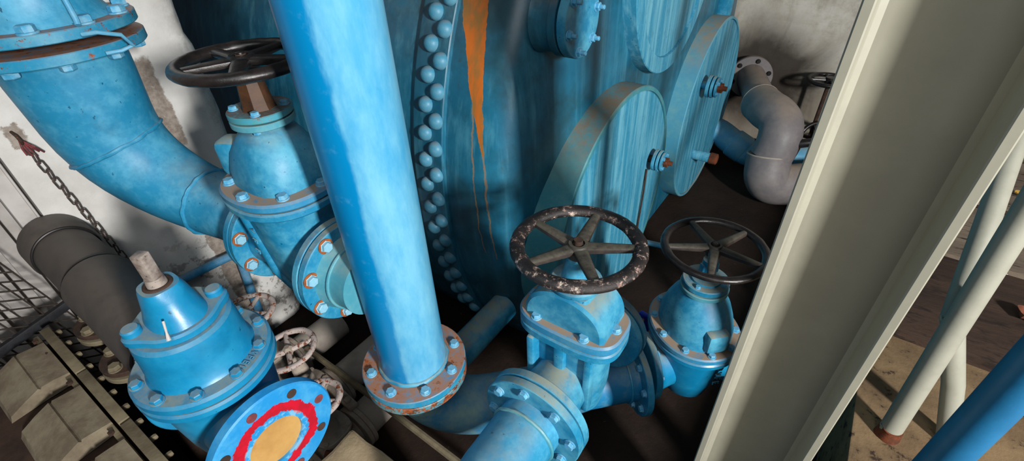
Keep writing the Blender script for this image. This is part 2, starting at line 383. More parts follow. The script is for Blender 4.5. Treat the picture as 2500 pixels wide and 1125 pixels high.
def handwheel(parent, z, R, r, n, rimmat, spokemat, phase=0.0, hub=.028, dish=.0, o=(0, 0), flat=.8, sw=.013):
    w = M().torus(R - r, r, (o[0], o[1], z), seg=84, s2=18, flat=flat).rough(.0011, 55).done('handwheel', rimmat, parent)
    M().lathe([(hub * .9, -.022), (hub, -.016), (hub, .006), (hub * .8, .012), (hub * .55, .012), (hub * .5, .006), (hub * .34, .006), (hub * .3, .016), (hub * .1, .017)], (o[0], o[1], z - dish)).done('hub', spokemat, w)
    for k in range(n):
        t = 2 * PI * k / n + phase; b = M(); L0, L1 = hub * .7, R - r * 1.6; rings = []
        for f in (0, .15, .5, .85, 1):
            rr = L0 + (L1 - L0) * f; wd = sw * (1.25 - .45 * f); th = .009 - .002 * f; zz = z - dish * (1 - f)
            u = V((math.cos(t), math.sin(t), 0)); p = V((-math.sin(t), math.cos(t), 0)); c = V((o[0], o[1], zz)) + u * rr
            rings.append([c + p * (wd * x) + V((0, 0, th * y)) for x, y in sup(1, 1, 3, 14)])
        b.ringloft(rings).done('spoke', spokemat, w)
    return w
def strokes(parent, name, mat, org, ux, uz, uy, n, h, pitch):
    """worn raised casting marks: short weld-like strokes too worn to read"""
    b = M(); ux, uz, uy = V(ux).normalized(), V(uz).normalized(), V(uy).normalized()
    pat = [[(0, 0, 0, 1), (0, 1, .6, .75), (0, .5, .6, .5), (0, 0, .6, .25)], [(0, 1, .35, 0), (.35, 0, .7, 1)], [(0, 0, 0, 1), (0, 1, .6, 1), (0, .5, .5, .5)], [(.6, 1, 0, 1), (0, 1, 0, 0), (0, 0, .6, 0), (0, .5, .5, .5)], [(0, 1, 0, 0), (0, 0, .6, 0)]]
    for i in range(n):
        for x0, y0, x1, y1 in pat[i % 5]:
            p = [V(org) + ux * (i * pitch + x * h * .9) + uz * (y * h) + uy * .0005 for x, y in ((x0, y0), (x1, y1))]
            b.tube(p, h * .11, 8)
    return b.done(name, mat, parent)

# ---------------------------------------------------------------- setting
FZ = -.10
struct(M().box((0, 1.2, FZ - .05), (7.0, 6.0, .1)).rough(0, 1).done('floor', m_floor))
b = M()
# left wall: rounded worn right-hand corner
prof = [(-.6, .16), (0, .16), (0, .62), (0, .70), (-.012, .735), (-.035, .757), (-.07, .765), (-.6, .765)]
secs = []
NZ = 70
for i in range(NZ + 1):
    z = FZ - .0 + (2.6 - FZ) * i / NZ; ring = []
    for j, (x, y) in enumerate(prof):
        k = 1 if 2 < j < 7 else 0
        dy = k * (.018 * mnoise.noise(V((0, 3, z * 7))) + .009 * mnoise.noise(V((1, j, z * 31)))); ring.append(V((x, y + dy, z)))
    secs.append(ring)
b.ringloft(secs)
o = struct(b.done('wall_left', m_wall, angle=60)); o.location = (-1.82, 0, 0)
# jamb board of the opening left of it
struct(M().box((-1.87, .128, 1.2), (.07, .044, 2.6), bev=.004).box((-1.835, .150, 1.2), (.02, .006, 2.6), bev=.002).done('trim_left', m_paledoor))
b = M().box((-2.2, -.4, 1.2), (.05, 1.1, 2.6))
struct(b.done('wall_far_left', m_paledoor))
o = struct(M().box((0, .05, 1.2), (7, .1, 2.6)).done('wall_back', m_backwall)); o.location = (0, 3.75, 0)
b = M().box((1.82, 1.4, .075), (2.984, 4.68, .35), bev=.006).rough(.006, 6, 0)
struct(b.done('floor_ledge', m_ledge))

# planks on the ledge
def plank(x0, x1, y0, y1, th, mat, label, seed, rot=0):
    b = M().box(((x0 + x1) / 2, (y0 + y1) / 2, .2505 + th / 2), (x1 - x0, y1 - y0, th), Matrix.Rotation(rot, 4, 'Z'))
    b.rough(.012, 5, 6, seed)
    for v in b.bm.verts: v.co.z = max(v.co.z, .2505)
    return tag(b.done('wooden_plank', mat), label, 'plank', 'rotten planks on the ledge')
plank(.345, 2.6, 1.56, 2.12, .03, m_plank_d, 'dark rotten plank nearest the white post, on the tan ledge', 1, -.05)
plank(.40, 2.8, 2.17, 2.62, .035, m_plank_l, 'greyed plank in the middle of the three, between post and bar', 2, -.01)
plank(.40, 3.0, 2.70, 3.62, .03, m_plank_l, 'wide pale plank at the back of the ledge, behind the thin bar', 3, .0)
tag(M().tube([(.56, 2.665, .275), (.9, 2.672, .277), (1.5, 2.66, .275)], .008, 10).done('thin_bar', m_iron), 'thin dark bar lying in the gap before the rearmost plank', 'bar')
def leaf(c, s, mat, label, rot):
    b = M(); rows = []
    for i in range(9):
        t = i / 8; w = math.sin(PI * (t * .92 + .04)) * .45; r = []
        for k in (-1, -.5, 0, .5, 1): r.append(V(((t - .5) * s, k * w * s, (.18 * abs(k) ** 1.5 + .12 * (t - .5) ** 2 * 4 + .03 * mnoise.noise(V((t * 5, k * 3, s * 99)))) * s)))
        rows.append(r)
    up = [[p + V((0, 0, .012 * s)) for p in r] for r in rows]
    b.ringloft([a + d[::-1] for a, d in zip(rows, up)])
    o = b.done('fallen_leaf', mat); o.location = c; o.rotation_euler = rot
    return tag(o, label, 'leaf')
leaf((.745, 1.90, .290), .075, m_leaf, 'curled brown dry leaf on the dark plank', (.5, .1, 1.2))
leaf((.83, 2.86, .287), .05, m_leafy, 'small yellow leaf on the pale rear plank', (.1, .1, .4))

# ---------------------------------------------------------------- the riveted tank
TC = V((-.982, 2.339, .628)); TR = 1.35
tank = thing('pressure_tank', 'huge blue riveted tank with round capped drums on its end', 'tank', (TC.x, TC.y, FZ))
dz = TC.z - FZ
def arc(prof, a0, a1, n):
    b = M(); bm = b.bm; grid = []
    for r, x in prof: grid.append([bm.verts.new((x, -r * math.cos(a0 + (a1 - a0) * i / n), dz + r * math.sin(a0 + (a1 - a0) * i / n))) for i in range(n + 1)])
    for A, B in zip(grid, grid[1:]):
        for i in range(n): bm.faces.new((A[i], A[i + 1], B[i + 1], B[i]))
    return b
alo = -math.asin((dz - .002) / TR)      # stops where the shell meets the floor
def full(prof, n=160, lo=alo): return arc(prof, lo, PI - lo, n)
HX = [(1.35, -.865), (1.346, -.82), (1.333, -.785), (1.305, -.755), (1.25, -.728), (1.15, -.708), (1.0, -.696), (.85, -.692)]
sh = full([(TR, -2.3), (TR, -1.2), (TR, -.6), (TR, -.2), (TR, .03)] + [(r, x - TC.x) for r, x in HX])
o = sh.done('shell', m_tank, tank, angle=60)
st = full([(TR, -.128), (TR + .014, -.126), (TR + .016, -.12), (TR + .016, -.003), (TR + .013, 0), (TR, .001)], lo=-math.asin((dz - .002) / (TR + .016)))
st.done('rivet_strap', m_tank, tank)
b = M(); R1 = .86; PX = -.6915 - TC.x; lo = -math.asin((dz - .002) / R1)
ol = [(-R1 * math.cos(lo + (PI - 2 * lo) * i / 120), dz + R1 * math.sin(lo + (PI - 2 * lo) * i / 120)) for i in range(121)]
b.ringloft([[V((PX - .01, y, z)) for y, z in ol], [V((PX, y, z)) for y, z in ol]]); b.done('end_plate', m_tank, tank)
rm = M().lathe([(.0265, 0), (.026, .005), (.023, .013), (.016, .020), (.007, .0235), (.0005, .024)], seg=22).mesh('rivet', 60); rm.materials.append(m_rivet)
rr = TR + .0155
for row, x in ((0, -.026), (1, -.070)):
    for k in range(22):
        t = -.42 + (k + .5 * row) * .0655
        if t > .88: continue
        o = put('rivet', rm, tank); mm = frame((0, -math.cos(t), math.sin(t))); mm.translation = V((x, -rr * math.cos(t), dz + rr * math.sin(t))); o.matrix_local = mm
def drum(y, z, R, x1, rim, mat, dmat, recess, name='manhole', lab=None):
    y -= TC.y; z -= FZ
    b = M(); b.lathe([(R, x1 - .20), (R, x1 - .1), (R, x1 - .004), (R - .003, x1), (R - rim, x1), (R - rim - .002, x1 - recess), (.01, x1 - recess)], (0, y, z), (1, 0, 0), 112, cap1=False)
    o = b.done(name, mat, tank, lab)
    M().disc(R - rim - .001, x1 - recess - .001, x1 - recess + .012, (0, y, z), (1, 0, 0), 112, .003).done('cover_plate', dmat, o)
    return o
X1 = -.60 - TC.x
d1 = drum(1.585, .414, .513, X1, .018, m_drum, m_disc, .016)
d2 = drum(2.83, .405, .515, X1, .014, m_drum2, m_disc, .018)
d3 = drum(2.06, 1.30, .435, -.64 - TC.x, .063, m_disc, m_disc, .022)
def union(parent, x, y, z, s, mat):
    p = V((x, y - TC.y, z - FZ)); b = M()
    b.lathe([(s * .35, 0), (s * .35, s * .9)], p, (1, 0, 0), 20)
    o = b.done('drain_stub', mat, parent)
    f = M(); f.disc(s, s * .75, s * 1.05, p, (1, 0, 0), 32); f.disc(s, s * 1.15, s * 1.4, p, (1, 0, 0), 32); f.disc(s * .9, s * 1.5, s * 1.7, p, (1, 0, 0), 32); f.done('union_flange', m_valve, o)
    n = M(); n.lathe([(s * .45, s * 1.7), (s * .45, s * 2.1)], p, (1, 0, 0), 6); n.lathe([(s * .22, s * 2.1), (s * .22, s * 2.45)], p, (1, 0, 0), 14); n.done('rusty_stud', m_rust, o)
    bolt_circle(o, p + V((s * 1.7, 0, 0)), (1, 0, 0), s * .66, 4, s * .2, .5)
union(d1, X1 - .016, 1.887, .529, .047, m_iron); union(d2, X1 - .018, 2.576, .643, .056, m_valve)
b = M().lathe([(.029, 0), (.029, .11)], (X1 - .018, 2.695 - TC.y, .19 - FZ), (1, 0, 0), 20); o = b.done('nipple', m_disc, d2)
M().lathe([(.031, .11), (.034, .115), (.032, .15), (.022, .155)], (X1 - .018, 2.695 - TC.y, .19 - FZ), (1, 0, 0), 12).done('rusty_plug', m_rust, o)
b = M().tube([(X1 + .002, 1.855 - TC.y, .49 - FZ), (X1 + .006, 1.845 - TC.y, .38 - FZ), (X1 + .004, 1.84 - TC.y, .22 - FZ), (X1 + .003, 1.85 - TC.y, .0 - FZ)], .0042, 8)
b.done('thin_hose', m_iron, d1)
b = M().tube([(X1 - .03, 2.0 - TC.y, -.015 - FZ), (X1 + .03, 2.03 - TC.y, -.03 - FZ), (X1 + .085, 2.06 - TC.y, -.045 - FZ)], .015, 14); b.done('drain_spout', m_pvc_blue, d1)
# capped flanged nozzle, upper left of the end plate
NX = -.625 - TC.x - .278; p = V((NX, 1.222 - TC.y, 1.236 - FZ))
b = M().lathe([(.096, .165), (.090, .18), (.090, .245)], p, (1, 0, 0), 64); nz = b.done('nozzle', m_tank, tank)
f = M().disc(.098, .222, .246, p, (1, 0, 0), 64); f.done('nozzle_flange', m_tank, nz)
c = M().disc(.098, .252, .278, p, (1, 0, 0), 64); c.done('blind_flange', m_valve, nz)
bolt_circle(nz, p + V((.278, 0, 0)), (1, 0, 0), .080, 6, .014, .25, m_bolt, True)

# ---------------------------------------------------------------- blue riser with flange and elbow
rx, ry = -.697, .501
riser = thing('riser_pipe', 'thick vertical blue riser pipe with dusty rusty bolted base flange', 'pipe', (rx, ry, FZ))
zf = .549 - FZ
b = M().lathe([(.0835, zf - .002), (.0835, 2.4 - FZ)], seg=64); o = b.done('pipe', m_vpipe, riser)
M().torus(.0845, .006, (0, 0, zf + .004), seg=64, s2=10).rough(.002, 60).done('weld_bead', m_valve, riser)
M().ring(.05, .1335, zf - .022, zf).done('flange', m_dustyflange, riser)
bolt_circle(riser, (0, 0, zf), (0, 0, 1), .110, 8, .0135, .30, m_bolt)
# branch to the left-hand valve
yb = .476 - ry; zb = .815 - FZ
M().lathe([(.081, .05), (.081, .08), (.084, .105), (.096, .128)], (0, yb, zb), (-1, 0, 0), 48).done('branch_pipe', m_palegreen, riser)
M().ring(.05, .125, .127, .146, (0, yb, zb), (-1, 0, 0)).done('branch_flange', m_valve, riser)
M().torus(.0845, .004, (-.098, yb, zb), (1, 0, 0), 48, 8).done('branch_weld', m_palegreen, riser)
bolt_circle(riser, (-.127, yb, zb), (1, 0, 0), .106, 8, .0145, .5, m_rustbolt)

el = thing('elbow_pipe', 'blue elbow pipe turning from the riser flange towards the second valve', 'pipe', (rx, ry, FZ))
D = V((math.cos(PI / 4), math.sin(PI / 4), 0)); zc = .30 - FZ
pts = []; Rb = .19
top = zf - .03
for i in range(15):
    t = PI / 2 * i / 14; pts.append(D * (Rb - Rb * math.cos(t)) + V((0, 0, zc + Rb - Rb * math.sin(t))))
pts = [V((0, 0, top))] + pts + [D * .40 + V((0, 0, zc)), D * .48 + V((0, 0, zc)), D * .665 + V((0, 0, zc))]
M().tube(pts, [.0835] * (len(pts) - 2) + [.072, .071], 48).done('bend', m_elbow, el)
M().ring(.05, .1335, zf - .048, zf - .0255).done('flange', m_rustedge, el)
fp = D * .648 + V((0, 0, zc))
M().ring(.04, .118, -.02, 0, fp, D).done('flange', m_valve, el)
M().torus(.073, .004, D * .60 + V((0, 0, zc)), D, 48, 8).done('weld_bead', m_valve, el)
bolt_circle(el, fp - D * .02, -D, .095, 8, .012, .5, m_bolt)
small = tag(M().tube([(-.815, .60, .21), (-.815, .85, .21), (-.815, 1.05, .21)], .055, 32).done('branch_pipe', m_valve), 'short dark blue pipe running under the tank behind the riser flange', 'pipe')

# ---------------------------------------------------------------- centre valve
v1 = thing('gate_valve', 'blue gate valve with chipped black handwheel, in front of the column', 'valve', (-.36, .735, .50))
b = M()
b.lathe([(.092, -.152), (.086, -.14), (.078, -.10), (.074, -.05), (.074, .05), (.078, .10), (.086, .13), (.092, .145)], (0, 0, 0), (0, 1, 0), 48)
b.loft([(sup(.05, .045, 2.6), -.115), (sup(.088, .056, 2.8), -.085), (sup(.098, .06, 3), 0), (sup(.098, .06, 3.4), .10), (sup(.102, .062, 3.6), .165)])
b.box((0, 0, .08), (.030, .15, .15), bev=.008); b.box((-.075, -.055, .02), (.02, .06, .26), bev=.006); b.box((.075, -.055, .05), (.02, .03, .2), bev=.006)
b.done('body', m_valve, v1)
for y in (-.172, .145):
    M().ring(.05, .131, y, y + .022, (0, 0, 0), (0, 1, 0)).done('flange', m_valve, v1)
M().prism(sup(.132, .082, 3.2, 64), .150, .176, bev=.004).done('body_flange', m_valve, v1)
bf = M().prism(sup(.132, .082, 3.2, 64), .178, .206, bev=.005).done('bonnet_flange', m_bonflange, v1)
for x, y in ((-.068, -.062), (.058, -.064), (.108, .0), (-.112, .0), (.06, .064), (-.068, .064)): bolt(v1, (x, y, .206), (0, 0, 1), .0135)
# arched bonnet: half-round front extruded along the pipe, square neck
b = M(); rings = []
def archo(w, h, n=28): return [(w * math.cos(PI * i / n), h * math.sin(PI * i / n) ** .8) for i in range(n + 1)]
for y, k in ((-.060, .92), (-.054, 1), (.054, 1), (.060, .92)): rings.append([V((x * k, y, .204 + max(0, z) * k)) for x, z in archo(.104, .098)])
b.ringloft(rings)
b.loft([(sup(.088, .058, 4), .206), (sup(.068, .057, 5), .250), (sup(.054, .053, 6), .285), (sup(.050, .050, 6), .302)])
b.done('bonnet', m_valve, v1)
M().lathe([(.058, .300), (.060, .303), (.060, .312), (.056, .316), (.040, .318), (.034, .322), (.026, .36), (.021, .385), (.016, .388)]).done('gland', m_valve, v1)
M().lathe([(.010, .38), (.010, .425)], seg=20).done('stem', m_iron, v1)
handwheel(v1, .410, .148, .0165, 5, m_black_chipped, m_spoke, .45, .026, .006, flat=.75)
# pipe towards the camera
pf = thing('front_pipe', 'short blue pipe with bolted flange in front of the centre valve', 'pipe', (-.36, .735, FZ))
z0 = .5 - FZ
M().tube([(0, -.196, z0), (0, -.26, z0), (0, -.345, z0), (0, -.395, z0 - .008), (0, -.435, z0 - .033), (0, -.462, z0 - .075), (0, -.472, z0 - .13), (0, -.472, z0 - .3), (0, -.472, .002)], .0785, 56).done('pipe', m_bend, pf)  # unseen end turned down so its shadow misses the tan block
M().ring(.05, .131, .176, .198, (0, 0, z0), (0, -1, 0)).done('flange', m_valve, pf)
M().torus(.0795, .005, (0, -.232, z0), (0, 1, 0), 56, 8).rough(.0015, 70).done('weld_bead', m_palegreen, pf)
bolt_circle(pf, (0, -.198, z0), (0, -1, 0), .108, 8, .0135, .18, m_bolt)
pr = thing('rear_pipe', 'dark blue flanged pipe behind the centre valve, heading under the tank', 'pipe', (-.36, .735, FZ))
M().ring(.04, .134, .169, .192, (0, 0, z0), (0, 1, 0)).done('flange', m_tank, pr)
M().tube([(0, .18, z0), (0, .225, z0)], .079, 40).done('pipe', m_tank, pr)

# ---------------------------------------------------------------- right-hand valve (round bonnet)
v2 = thing('gate_valve', 'blue gate valve with thin black handwheel, half behind the column', 'valve', (-.145, 1.11, .30), PI / 4)
b = M()
b.lathe([(.092, -.128), (.088, -.11), (.078, -.07), (.074, .0), (.078, .08), (.085, .128)], (0, 0, 0), (1, 0, 0), 48)
b.loft([(sup(.05, .065), -.112), (sup(.075, .095), -.085), (sup(.090, .112), -.02), (sup(.100, .122), .06), (sup(.110, .130), .12)])
b.done('body', m_valve_bright, v2)
for x in (-.146, .126): M().ring(.04, .112, x, x + .02, (0, 0, 0), (1, 0, 0)).done('flange', m_valve, v2)
bolt_circle(v2, (-.126, 0, 0), (1, 0, 0), .096, 8, .010, .5, m_bolt)
M().prism(sup(.126, .146, 2.1, 64), .112, .132, bev=.004).done('body_flange', m_valve_bright, v2)
M().prism(sup(.126, .146, 2.1, 64), .134, .155, bev=.004).done('bonnet_flange', m_bonflange, v2)
for i in range(10):
    t = 2 * PI * (i + .3) / 10; bolt(v2, (.112 * math.cos(t), .130 * math.sin(t), .155), (0, 0, 1), .0115)
b = M().loft([(sup(.098, .116, 2.2), .153), (sup(.096, .113, 2.2), .19), (sup(.090, .104), .225), (sup(.078, .088), .258), (sup(.062, .066), .285), (sup(.052, .053), .30)])
b.box((.0, -.104, .195), (.066, .05, .07), bev=.014); b.done('bonnet', m_valve, v2)
g2 = M().disc(.066, .298, .312, seg=48).done('gland_flange', m_palegreen, v2); M().disc(.063, .315, .332, seg=48).lathe([(.042, .33), (.04, .338)]).done('gland_cap', m_valve, v2)
bolt_circle(v2, (0, 0, .332), (0, 0, 1), .051, 4, .008, .4)
b = M().lathe([(.022, .33), (.02, .40)], seg=24); b.box((0, 0, .372), (.05, .02, .03), bev=.004); b.done('yoke_nut', m_valve_bright, v2)
M().lathe([(.009, .39), (.009, .455)], seg=16).done('stem', m_iron, v2)
handwheel(v2, .440, .139, .0115, 5, m_black_wheel, m_spoke, .35, .021, .0, flat=.8, sw=.011)
strokes(v2, 'cast_lettering', m_valve_bright, (.02, -.1265, .09), (0, 0, -1), (1, 0, 0), (0, -1, 0), 4, .018, .021)

# ---------------------------------------------------------------- left valve on the bend
v3 = thing('gate_valve', 'blue gate valve between the big bend and the riser, black handwheel above', 'valve', (-.975, .476, .815))
b = M()
b.lathe([(.09, -.146), (.084, -.12), (.078, -.06), (.076, .0), (.078, .06), (.084, .09), (.09, .115)], (0, 0, 0), (1, 0, 0), 48)
b.loft([(sup(.03, .04, 2.5), -.128), (sup(.062, .06, 2.8), -.10), (sup(.072, .085, 3), -.02), (sup(.084, .098, 3), .10), (sup(.096, .108, 2.8), .19)])
b.tube([(-.03, -.043, -.12), (-.03, -.060, -.09), (-.03, -.083, -.02), (-.03, -.094, .10), (-.03, -.102, .17)], .013, 14)
b.done('body', m_valve, v3)
for x in (-.149, .1095): M().ring(.05, .125, x, x + .019, (0, 0, 0), (1, 0, 0)).done('flange', m_valve, v3)
bolt_circle(v3, (-.130, 0, 0), (1, 0, 0), .106, 8, .0145, .5, m_rustbolt)
M().prism(sup(.134, .128, 2.3, 64), .172, .192, bev=.004).done('body_flange', m_valve, v3)
M().prism(sup(.134, .128, 2.3, 64), .194, .215, bev=.005).done('bonnet_flange', m_bonflange, v3)
for i in range(8):
    t = 2 * PI * (i + .2) / 8; bolt(v3, (.116 * math.cos(t), .110 * math.sin(t), .215), (0, 0, 1), .0135)
b = M().loft([(sup(.098, .090, 3), .213), (sup(.096, .088, 3), .245), (sup(.088, .078, 2.6), .285), (sup(.062, .06), .322), (sup(.036, .038), .338), (sup(.03, .03), .346)])
b.box((-.082, -.045, .262), (.06, .06, .085), Matrix.Rotation(.5, 4, 'Z'), .016)
b.done('bonnet', m_valve, v3)
M().disc(.064, .342, .356, seg=48).done('gland_flange', m_palegreen, v3); M().disc(.064, .359, .373, seg=48).done('gland_cap', m_gland, v3)
bolt_circle(v3, (0, 0, .373), (0, 0, 1), .050, 4, .010, .55); bolt_circle(v3, (0, 0, .342), (0, 0, -1), .050, 4, .009, .55)
M().lathe([(.036, .371), (.033, .38), (.026, .435), (.022, .445)], seg=8).done('yoke', m_brownbrass, v3)
M().lathe([(.010, .44), (.010, .48)], seg=16).done('stem', m_iron, v3)
handwheel(v3, .467, .131, .0145, 5, m_black_wheel, m_black_wheel, .6, .027, .0, flat=.8, sw=.014)
strokes(v3, 'cast_lettering', m_valve, (-.014, -.1035, .155), (-.10, -.08, -1), (1, 0, -.10), (0, -1, 0), 4, .015, .030)

# ---------------------------------------------------------------- big mitred reducing bend, upper left
bx, by = -1.60, .355
bend = thing('reducing_bend', 'big blue mitred bend tapering from the top flange down to the valve', 'pipe', (bx, by, FZ))
Y = (.476 - by); XO = -1.126 - bx
zb = .815 - FZ; zt = 1.275 - FZ
pts = [V((0, 0, zt - .02)), V((0, 0, zt - .08)), V((0, .002, zt - .20))]; rad = [.137, .135, .126]
ctl = [pts[-1].copy(), V((.0, .01, zt - .36)), V((.10, Y * .7, zb + .012)), V((.30, Y * .96, zb))]
for i in range(1, 13):
    t = i / 12; q = ctl[0] * (1 - t) ** 3 + ctl[1] * 3 * t * (1 - t) ** 2 + ctl[2] * 3 * t * t * (1 - t) + ctl[3] * t ** 3; pts.append(q); rad.append(.126 + (.088 - .126) * t)
pts.append(V((XO - .01, Y, zb))); rad.append(.083)
M().tube(pts, rad, 64).done('bend', m_bend, bend)
def weld(i, r):
    d = (pts[i + 1] - pts[i - 1]).normalized(); M().torus(r + .001, .0055, pts[i], d, 72, 8).rough(.003, 45).done('weld_bead', m_bend, bend)
weld(4, rad[4]); weld(12, rad[12])
M().ring(.05, .125, XO - .021, XO, (0, Y, zb), (1, 0, 0)).done('outlet_flange', m_valve, bend)
M().ring(.06, .190, zt - .024, zt, seg=80).done('top_flange', m_dustyflange, bend)
bolt_circle(bend, (0, 0, zt - .024), (0, 0, -1), .165, 10, .019, .35, m_bolt)
up = thing('overhead_valve', 'blue flanged casting above the bend with a looped cable', 'valve', (bx, by, 1.290))
M().ring(.06, .188, .006, .030, seg=80).done('flange', m_dustyflange, up)
bolt_circle(up, (0, 0, .03), (0, 0, 1), .165, 10, .021, .35, m_bolt)
for i in range(10):
    t = 2 * PI * (i + .35) / 10
b = M().lathe([(.150, .028), (.140, .04), (.128, .06), (.122, .1), (.122, .5)], seg=56); b.box((.10, -.12, .12), (.1, .08, .08), Matrix.Rotation(-.8, 4, 'Z'), .015); b.done('body', m_bend, up)
M().tube([(.075, -.135, .16), (.095, -.155, .10), (.098, -.168, .045), (.098, -.175, .035)], .006, 10).tube([(.10, -.197, .02), (.128, -.205, .022), (.165, -.19, .008), (.175, -.17, -.02), (.150, -.170, -.028), (.12, -.176, -.028)], .0045, 10).done('earthing_cable', m_pvc_blue, up).rotation_euler = (0, 0, 1.12)

# ---------------------------------------------------------------- foreground valve without a wheel
v4 = thing('gate_valve', 'bright blue gate valve without handwheel, bare square stem, open red-ringed flange', 'valve', (-.815, .137, .712))
b = M()
b.lathe([(.092, -.11), (.086, -.095), (.080, -.04), (.080, .05), (.082, .10), (.088, .122)], (0, 0, 0), (1, 0, 0), 56)
b.loft([(sup(.05, .055), -.112), (sup(.070, .078), -.085), (sup(.080, .090), -.02), (sup(.086, .098), .06), (sup(.092, .102), .118)])
b.done('body', m_valve_bright, v4)
M().ring(.07, .116, -.13, -.108, (0, 0, 0), (1, 0, 0)).done('inlet_flange', m_valve_bright, v4)
b = M(); b.ring(.052, .120, .128, .151, (0, 0, 0), (1, 0, 0), 72, .003)
fo = b.done('outlet_flange', m_openflange, v4)
# put the face centre at the flange object's origin so that its coat can ring it
fo.data.transform(Matrix.Translation((-.151, 0, 0))); fo.location = (.151, 0, 0)
for i in range(8):
    t = 2 * PI * (i + .2) / 8; M().disc(.0095, -.0015, .0012, (.0, .099 * math.cos(t), .099 * math.sin(t)), (1, 0, 0), 24, .0003).done('bolt_hole', m_iron if i % 2 else m_redcord, fo)
M().disc(.0535, .136, .146, (0, 0, 0), (1, 0, 0), 64).done('orange_cover', m_ochre, v4, 'ochre disc sealing the open bore')
M().prism(sup(.117, .118, 2.0, 72), .113, .132, bev=.004).done('body_flange', m_valve_bright, v4)
M().prism(sup(.117, .118, 2.0, 72), .134, .156, bev=.005).done('bonnet_flange', m_valve_bright, v4)
for i in range(10):
    t = 2 * PI * (i + .15) / 10; bolt(v4, (.1025 * math.cos(t), .1035 * math.sin(t), .156), (0, 0, 1), .0115, m_valve_bright)
b = M().loft([(sup(.090, .092), .154), (sup(.084, .086), .162), (sup(.081, .083), .20), (sup(.080, .082), .225), (sup(.078, .080), .240), (sup(.072, .074), .246)])
b.done('bonnet', m_valve_bright, v4)
b = M(); lug = []
for i in range(64):
    t = 2 * PI * i / 64; k = .0665 + .016 * max(0, math.cos(2 * (t - 1.40))) ** 4; lug.append((k * math.cos(t), k * math.sin(t)))
b.prism(lug, .244, .262, bev=.004)
b.loft([(sup(.058, .045, 2.4), .260), (sup(.050, .042), .274), (sup(.040, .038), .292), (sup(.035, .035), .306), (sup(.031, .031, 3), .318), (sup(.028, .028, 3), .326)])
b.done('gland', m_valve_bright, v4)
for q in (-1, 1):
    t = 1.40 + (0 if q > 0 else PI); M().lathe([(.0145, .261), (.0145, .271), (.012, .274)], (.064 * math.cos(t), .064 * math.sin(t), 0), seg=20).done('lug_bolt', m_valve_bright, v4)
M().torus(.019, .0035, (0, 0, .326), seg=32, s2=8).done('seal_ring', m_iron, v4)
b = M().lathe([(.016, .318), (.015, .332), (.0135, .342)], seg=24); b.box((0, 0, .364), (.0195, .0195, .05), Matrix.Rotation(.45, 4, 'Z'), .002); b.done('square_stem', m_steelstem, v4, 'bare worn steel square stem')
M().tube([(.044, -.028, .290), (.054, -.034, .275), (.060, -.038, .264)], [.002, .0018, .0035], 8).done('white_paint_drip', m_paledoor, v4)
strokes(v4, 'cast_lettering', m_valve_bright, (.076, .066, .157), (.35, -1, 0), (1, .35, 0), (0, 0, 1), 5, .011, .0115)

# dark plastic pipe from the wall to that valve
pv = thing('plastic_pipe', 'dark grey plastic pipe with sleeve joints from white wall to foreground valve', 'pipe', (-1.82, .147, .712))
M().tube([(0, 0, 0), (.3, -.004, -.0), (.6, -.008, -.0), (.845, -.010, .004)], .076, 56).done('pipe', m_pvc_dark, pv)
M().lathe([(.079, .004), (.086, .008), (.086, .10), (.081, .112)], (0, 0, 0), (1, -.013, 0), 56).done('sleeve', m_pvc_dark, pv)
M().lathe([(.078, 0), (.085, .006), (.085, .02), (.082, .14), (.084, .38), (.079, .4)], (.35, -.005, 0), (1, -.013, 0), 56).done('sleeve', m_pvc_dark, pv)
for xx in (.112, .345, .752): M().torus(.0785, .004, (xx, -.013 * xx, 0), (1, -.013, 0), 56, 8).done('joint_seal', m_blackp, pv)
M().ring(.05, .116, .848, .872, (0, -.010, .006), (1, 0, 0)).done('flange', m_valve_bright, pv)

# two small rusty flanged stubs under the plastic pipe
def stub(x, y, z, label):
    t = thing('flanged_stub', label, 'pipe', (x, y + .026, FZ), group='rusty flanged stubs')
    h = z - FZ
    M().lathe([(.05, 0), (.05, h - .03)], seg=32).done('pipe', m_iron, t)
    M().ring(.03, .078, h - .045, h - .028).done('flange', m_bar, t); M().disc(.076, h - .02, h - .004).done('blind_flange', m_iron, t)
    bolt_circle(t, (0, 0, h - .004), (0, 0, 1), .056, 4, .018, .35, m_bar)
stub(-1.66, .085, .50, 'rusty flanged stub under the plastic pipe, beside the wire mesh'); stub(-1.45, .072, .49, 'rusty flanged stub under the plastic pipe, next to the blue valve')

# ---------------------------------------------------------------- panelled trough, lower left
tr = thing('panel_trough', 'grimy panelled steel trough with beige blocks at lower left', 'trough', (-1.35, -.22, FZ))
M().box((0, -.025, .26), (.93, .48, .52), bev=.008).rough(.006, 9, 0).done('body', m_darkbrown, tr)
def blk(x0):
    x = x0 + 1.35
    b = M(); yz = [(-.03, .525), (-.03, .565), (-.092, .572), (-.096, .566), (-.10, .572), (-.175, .538), (-.185, .52)]
    rings = []
    for xx, k in ((x, 1), (x + .003, 1), (x + .197, 1), (x + .2, 1)):
        rings.append([V((xx, y + .22, .515 + (z - .515) * k)) for y, z in yz])
    b.ringloft(rings); b.rough(.003, 30, 1)
    b.done('beige_block', m_panel, tr)
for x0 in (-1.75, -1.47, -1.19): blk(x0)
for (xa, xb) in ((-1.81, -1.525), (-1.515, -1.245), (-1.235, -.90)):
    M().box(((xa + xb) / 2 + 1.35, .22 - .009, .545), (xb - xa, .026, .05), bev=.002).done('angle_bar', m_bar, tr)
M().box((0, .22 - .036, .538), (.92, .014, .04), bev=.002).done('rail', m_bar, tr)
for i in range(12): M().lathe([(.008, 0), (.008, .012), (.006, .016)], (-.44 + i * .08, .22 + .004, .546), (0, 1, 0), 6).done('rivet', m_bar, tr)
